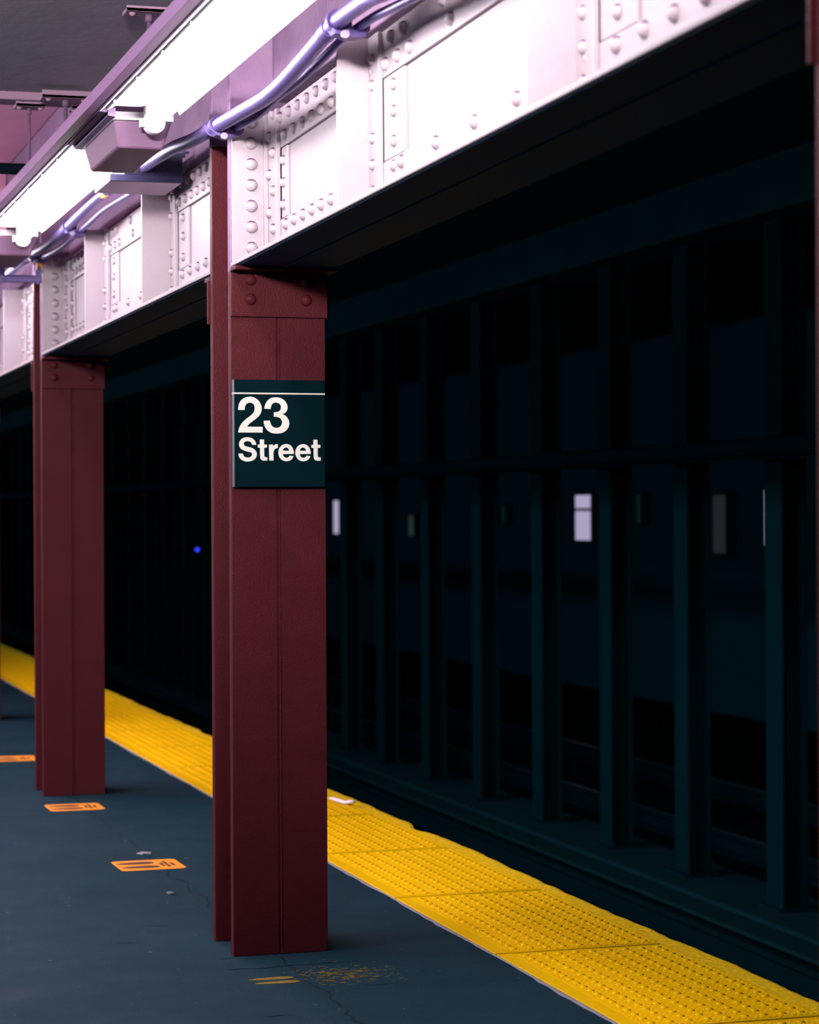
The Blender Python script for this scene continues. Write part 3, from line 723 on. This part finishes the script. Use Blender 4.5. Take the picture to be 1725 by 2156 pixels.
f = MB(); f.prism([(-0.04,0.20),(0.04,0.20),(0.04,0.16),(0.01,0.14),(0.01,0.06),(0.05,0.04),(-0.05,0.04),(-0.01,0.06),(-0.01,0.14),(-0.04,0.16)], 'y', 5, 72); f.build('power_rail', M['rail'], t)
f = MB(); f.box((-0.12, 5, 0.27), (0.10, 72, 0.295)); f.build('cover_plank', M['board'], t, 0.004)
for k in range(8):
    y = 12.27 + 2.49*k
    f = MB(); f.box((-0.09, y-0.04, 0.0), (0.06, y+0.04, 0.045)); f.box((0.055, y-0.03, 0.0), (0.09, y+0.03, 0.27)); f.build('support', M['board'], t)
def ties(name, label, x0, x1):
    f = MB(); y = 6.0
    while y < 60:
        f.box((x0, y, -1.30), (x1, y+0.2, -1.268), bottom=False); y += 0.55
    o = f.build(name, M['tie']); tag(o, label, 'ties', None, 'stuff')
ties('track_ties', 'dark wooden ties under the near track', 3.45, 5.80)
ties('track_ties', 'dark wooden ties under the far track', 7.25, 9.70)
# dark columns beyond the near track
YS_R = [23.44, 22.09, 20.58, 19.07, 17.55, 16.07, 14.68, 13.24]
YS_M = [37.86, 36.37, 34.95, 33.45, 31.98, 30.59]
YS_L = [51.14, 49.63, 48.29]
ORD = ['first', 'second', 'third', 'fourth', 'fifth', 'sixth', 'seventh', 'eighth']
def track_column(label):
    t = thing('track_column', label, 'column', (6.38, 0, -1.0), 'dark columns between the tracks')
    f = MB(); f.box((-0.085, -0.115, 0.0), (-0.067, 0.115, 4.26)); f.build('flange', M['tcol'], t)
    f = MB(); f.box((0.067, -0.115, 0.0), (0.085, 0.115, 4.26)); f.build('flange', M['tcol'], t)
    f = MB(); f.box((-0.067, -0.008, 0.0), (0.067, 0.008, 4.26)); f.build('web', M['tcol'], t)
    f = MB(); f.box((-0.13, -0.15, 0.0), (0.13, 0.15, 0.02)); f.build('base_plate', M['tcol'], t)
    return t
proto = None
for ys, where in ((YS_R, 'to the right of the signed pillar'), (YS_M, 'right of the second red pillar'), (YS_L, 'from the left photo edge')):
    for i, y in enumerate(ys):
        lab = 'dark teal track column, %s %s' % (ORD[i], where)
        if proto is None: proto = track_column(lab); o = proto
        else: o = copy_tree(proto)
        o.location.y = y - 0.115; o['label'] = lab
f = MB(); f.tube([(6.222, 8, 1.85), (6.222, 72, 1.85)], 0.07, 16); tag(f.build('tunnel_pipe', M['tcol']), 'dim pipe running level along the dark track columns', 'pipe', None, 'thing')

# ------------------------------------------------------------------ lit openings of the far platform
def lit(label, ya, yb, za, zb, m, bar=None):
    t = thing('lit_panel', label, 'lit panel', (13.1, (ya+yb)/2, za), 'lit panels on the far side of the tracks')
    h = abs(yb-ya)/2
    segs = [(0, zb-za)] if not bar else [(0, bar[0]-za), (bar[1]-za, zb-za)]
    for a, c in segs:
        f = MB(); f.box((-0.02, -h, a), (0.0, h, c)); f.build('glowing_pane', M[m], t)
    f = MB(); hh = zb-za
    f.box((-0.03, -h-0.05, -0.05), (0.09, -h, hh+0.05)); f.box((-0.03, h, -0.05), (0.09, h+0.05, hh+0.05)); f.box((-0.03, -h, hh), (0.09, h, hh+0.05)); f.box((-0.03, -h, -0.05), (0.09, h, 0.0))
    if bar: f.box((-0.03, -h, bar[0]-za), (0.0, h, bar[1]-za))
    f.build('frame', M['farwall'], t)
    return t
lit('narrow lavender lit panel just right of the signed pillar', 48.79, 49.26, 0.996, 1.72, 'panel')
lit('dim green lit panel, second right of the signed pillar', 43.18, 43.56, 1.0, 1.398, 'panel3')
lit('bright lavender lit panel with a dark crossbar, right half of the photo', 33.72, 34.40, 1.009, 1.713, 'panel', (1.466, 1.509))
lit('thin dim teal lit panel right of the panel with a crossbar', 31.70, 31.85, 1.294, 1.692, 'panel4')
lit('faint teal lit panel left of the dim grey panel', 30.32, 30.47, 0.931, 1.433, 'panel4')
lit('wide dim grey lit panel left of the thin bright slit', 28.72, 29.14, 0.889, 1.67, 'panel2')
lit('thin bright vertical slit of light, rightmost of the lit panels', 27.34, 27.52, 1.015, 1.723, 'panel')
lit('faint teal lit panel left of the panel with a crossbar', 37.80, 37.95, 1.276, 1.562, 'panel4')
t = thing('blue_signal_light', 'small blue light between the two red pillars', 'light', (6.0, 29.44, -1.0))
f = MB(); f.tube([(0,0,0),(0,0,1.93)], 0.02, 10); f.build('post', M['tunnel_dark'], t)
f = MB(); f.dome((0,-0.01,1.994), (0,-1,0), 0.03, 0.03, 16, 5); f.dome((0,-0.01,1.994), (0,1,0), 0.03, 0.03, 16, 5); f.build('lens', M['blue'], t)
f = MB(); f.box((-0.05, 0.02, 1.93), (0.05, 0.08, 2.06)); f.build('hood', M['tunnel_dark'], t)
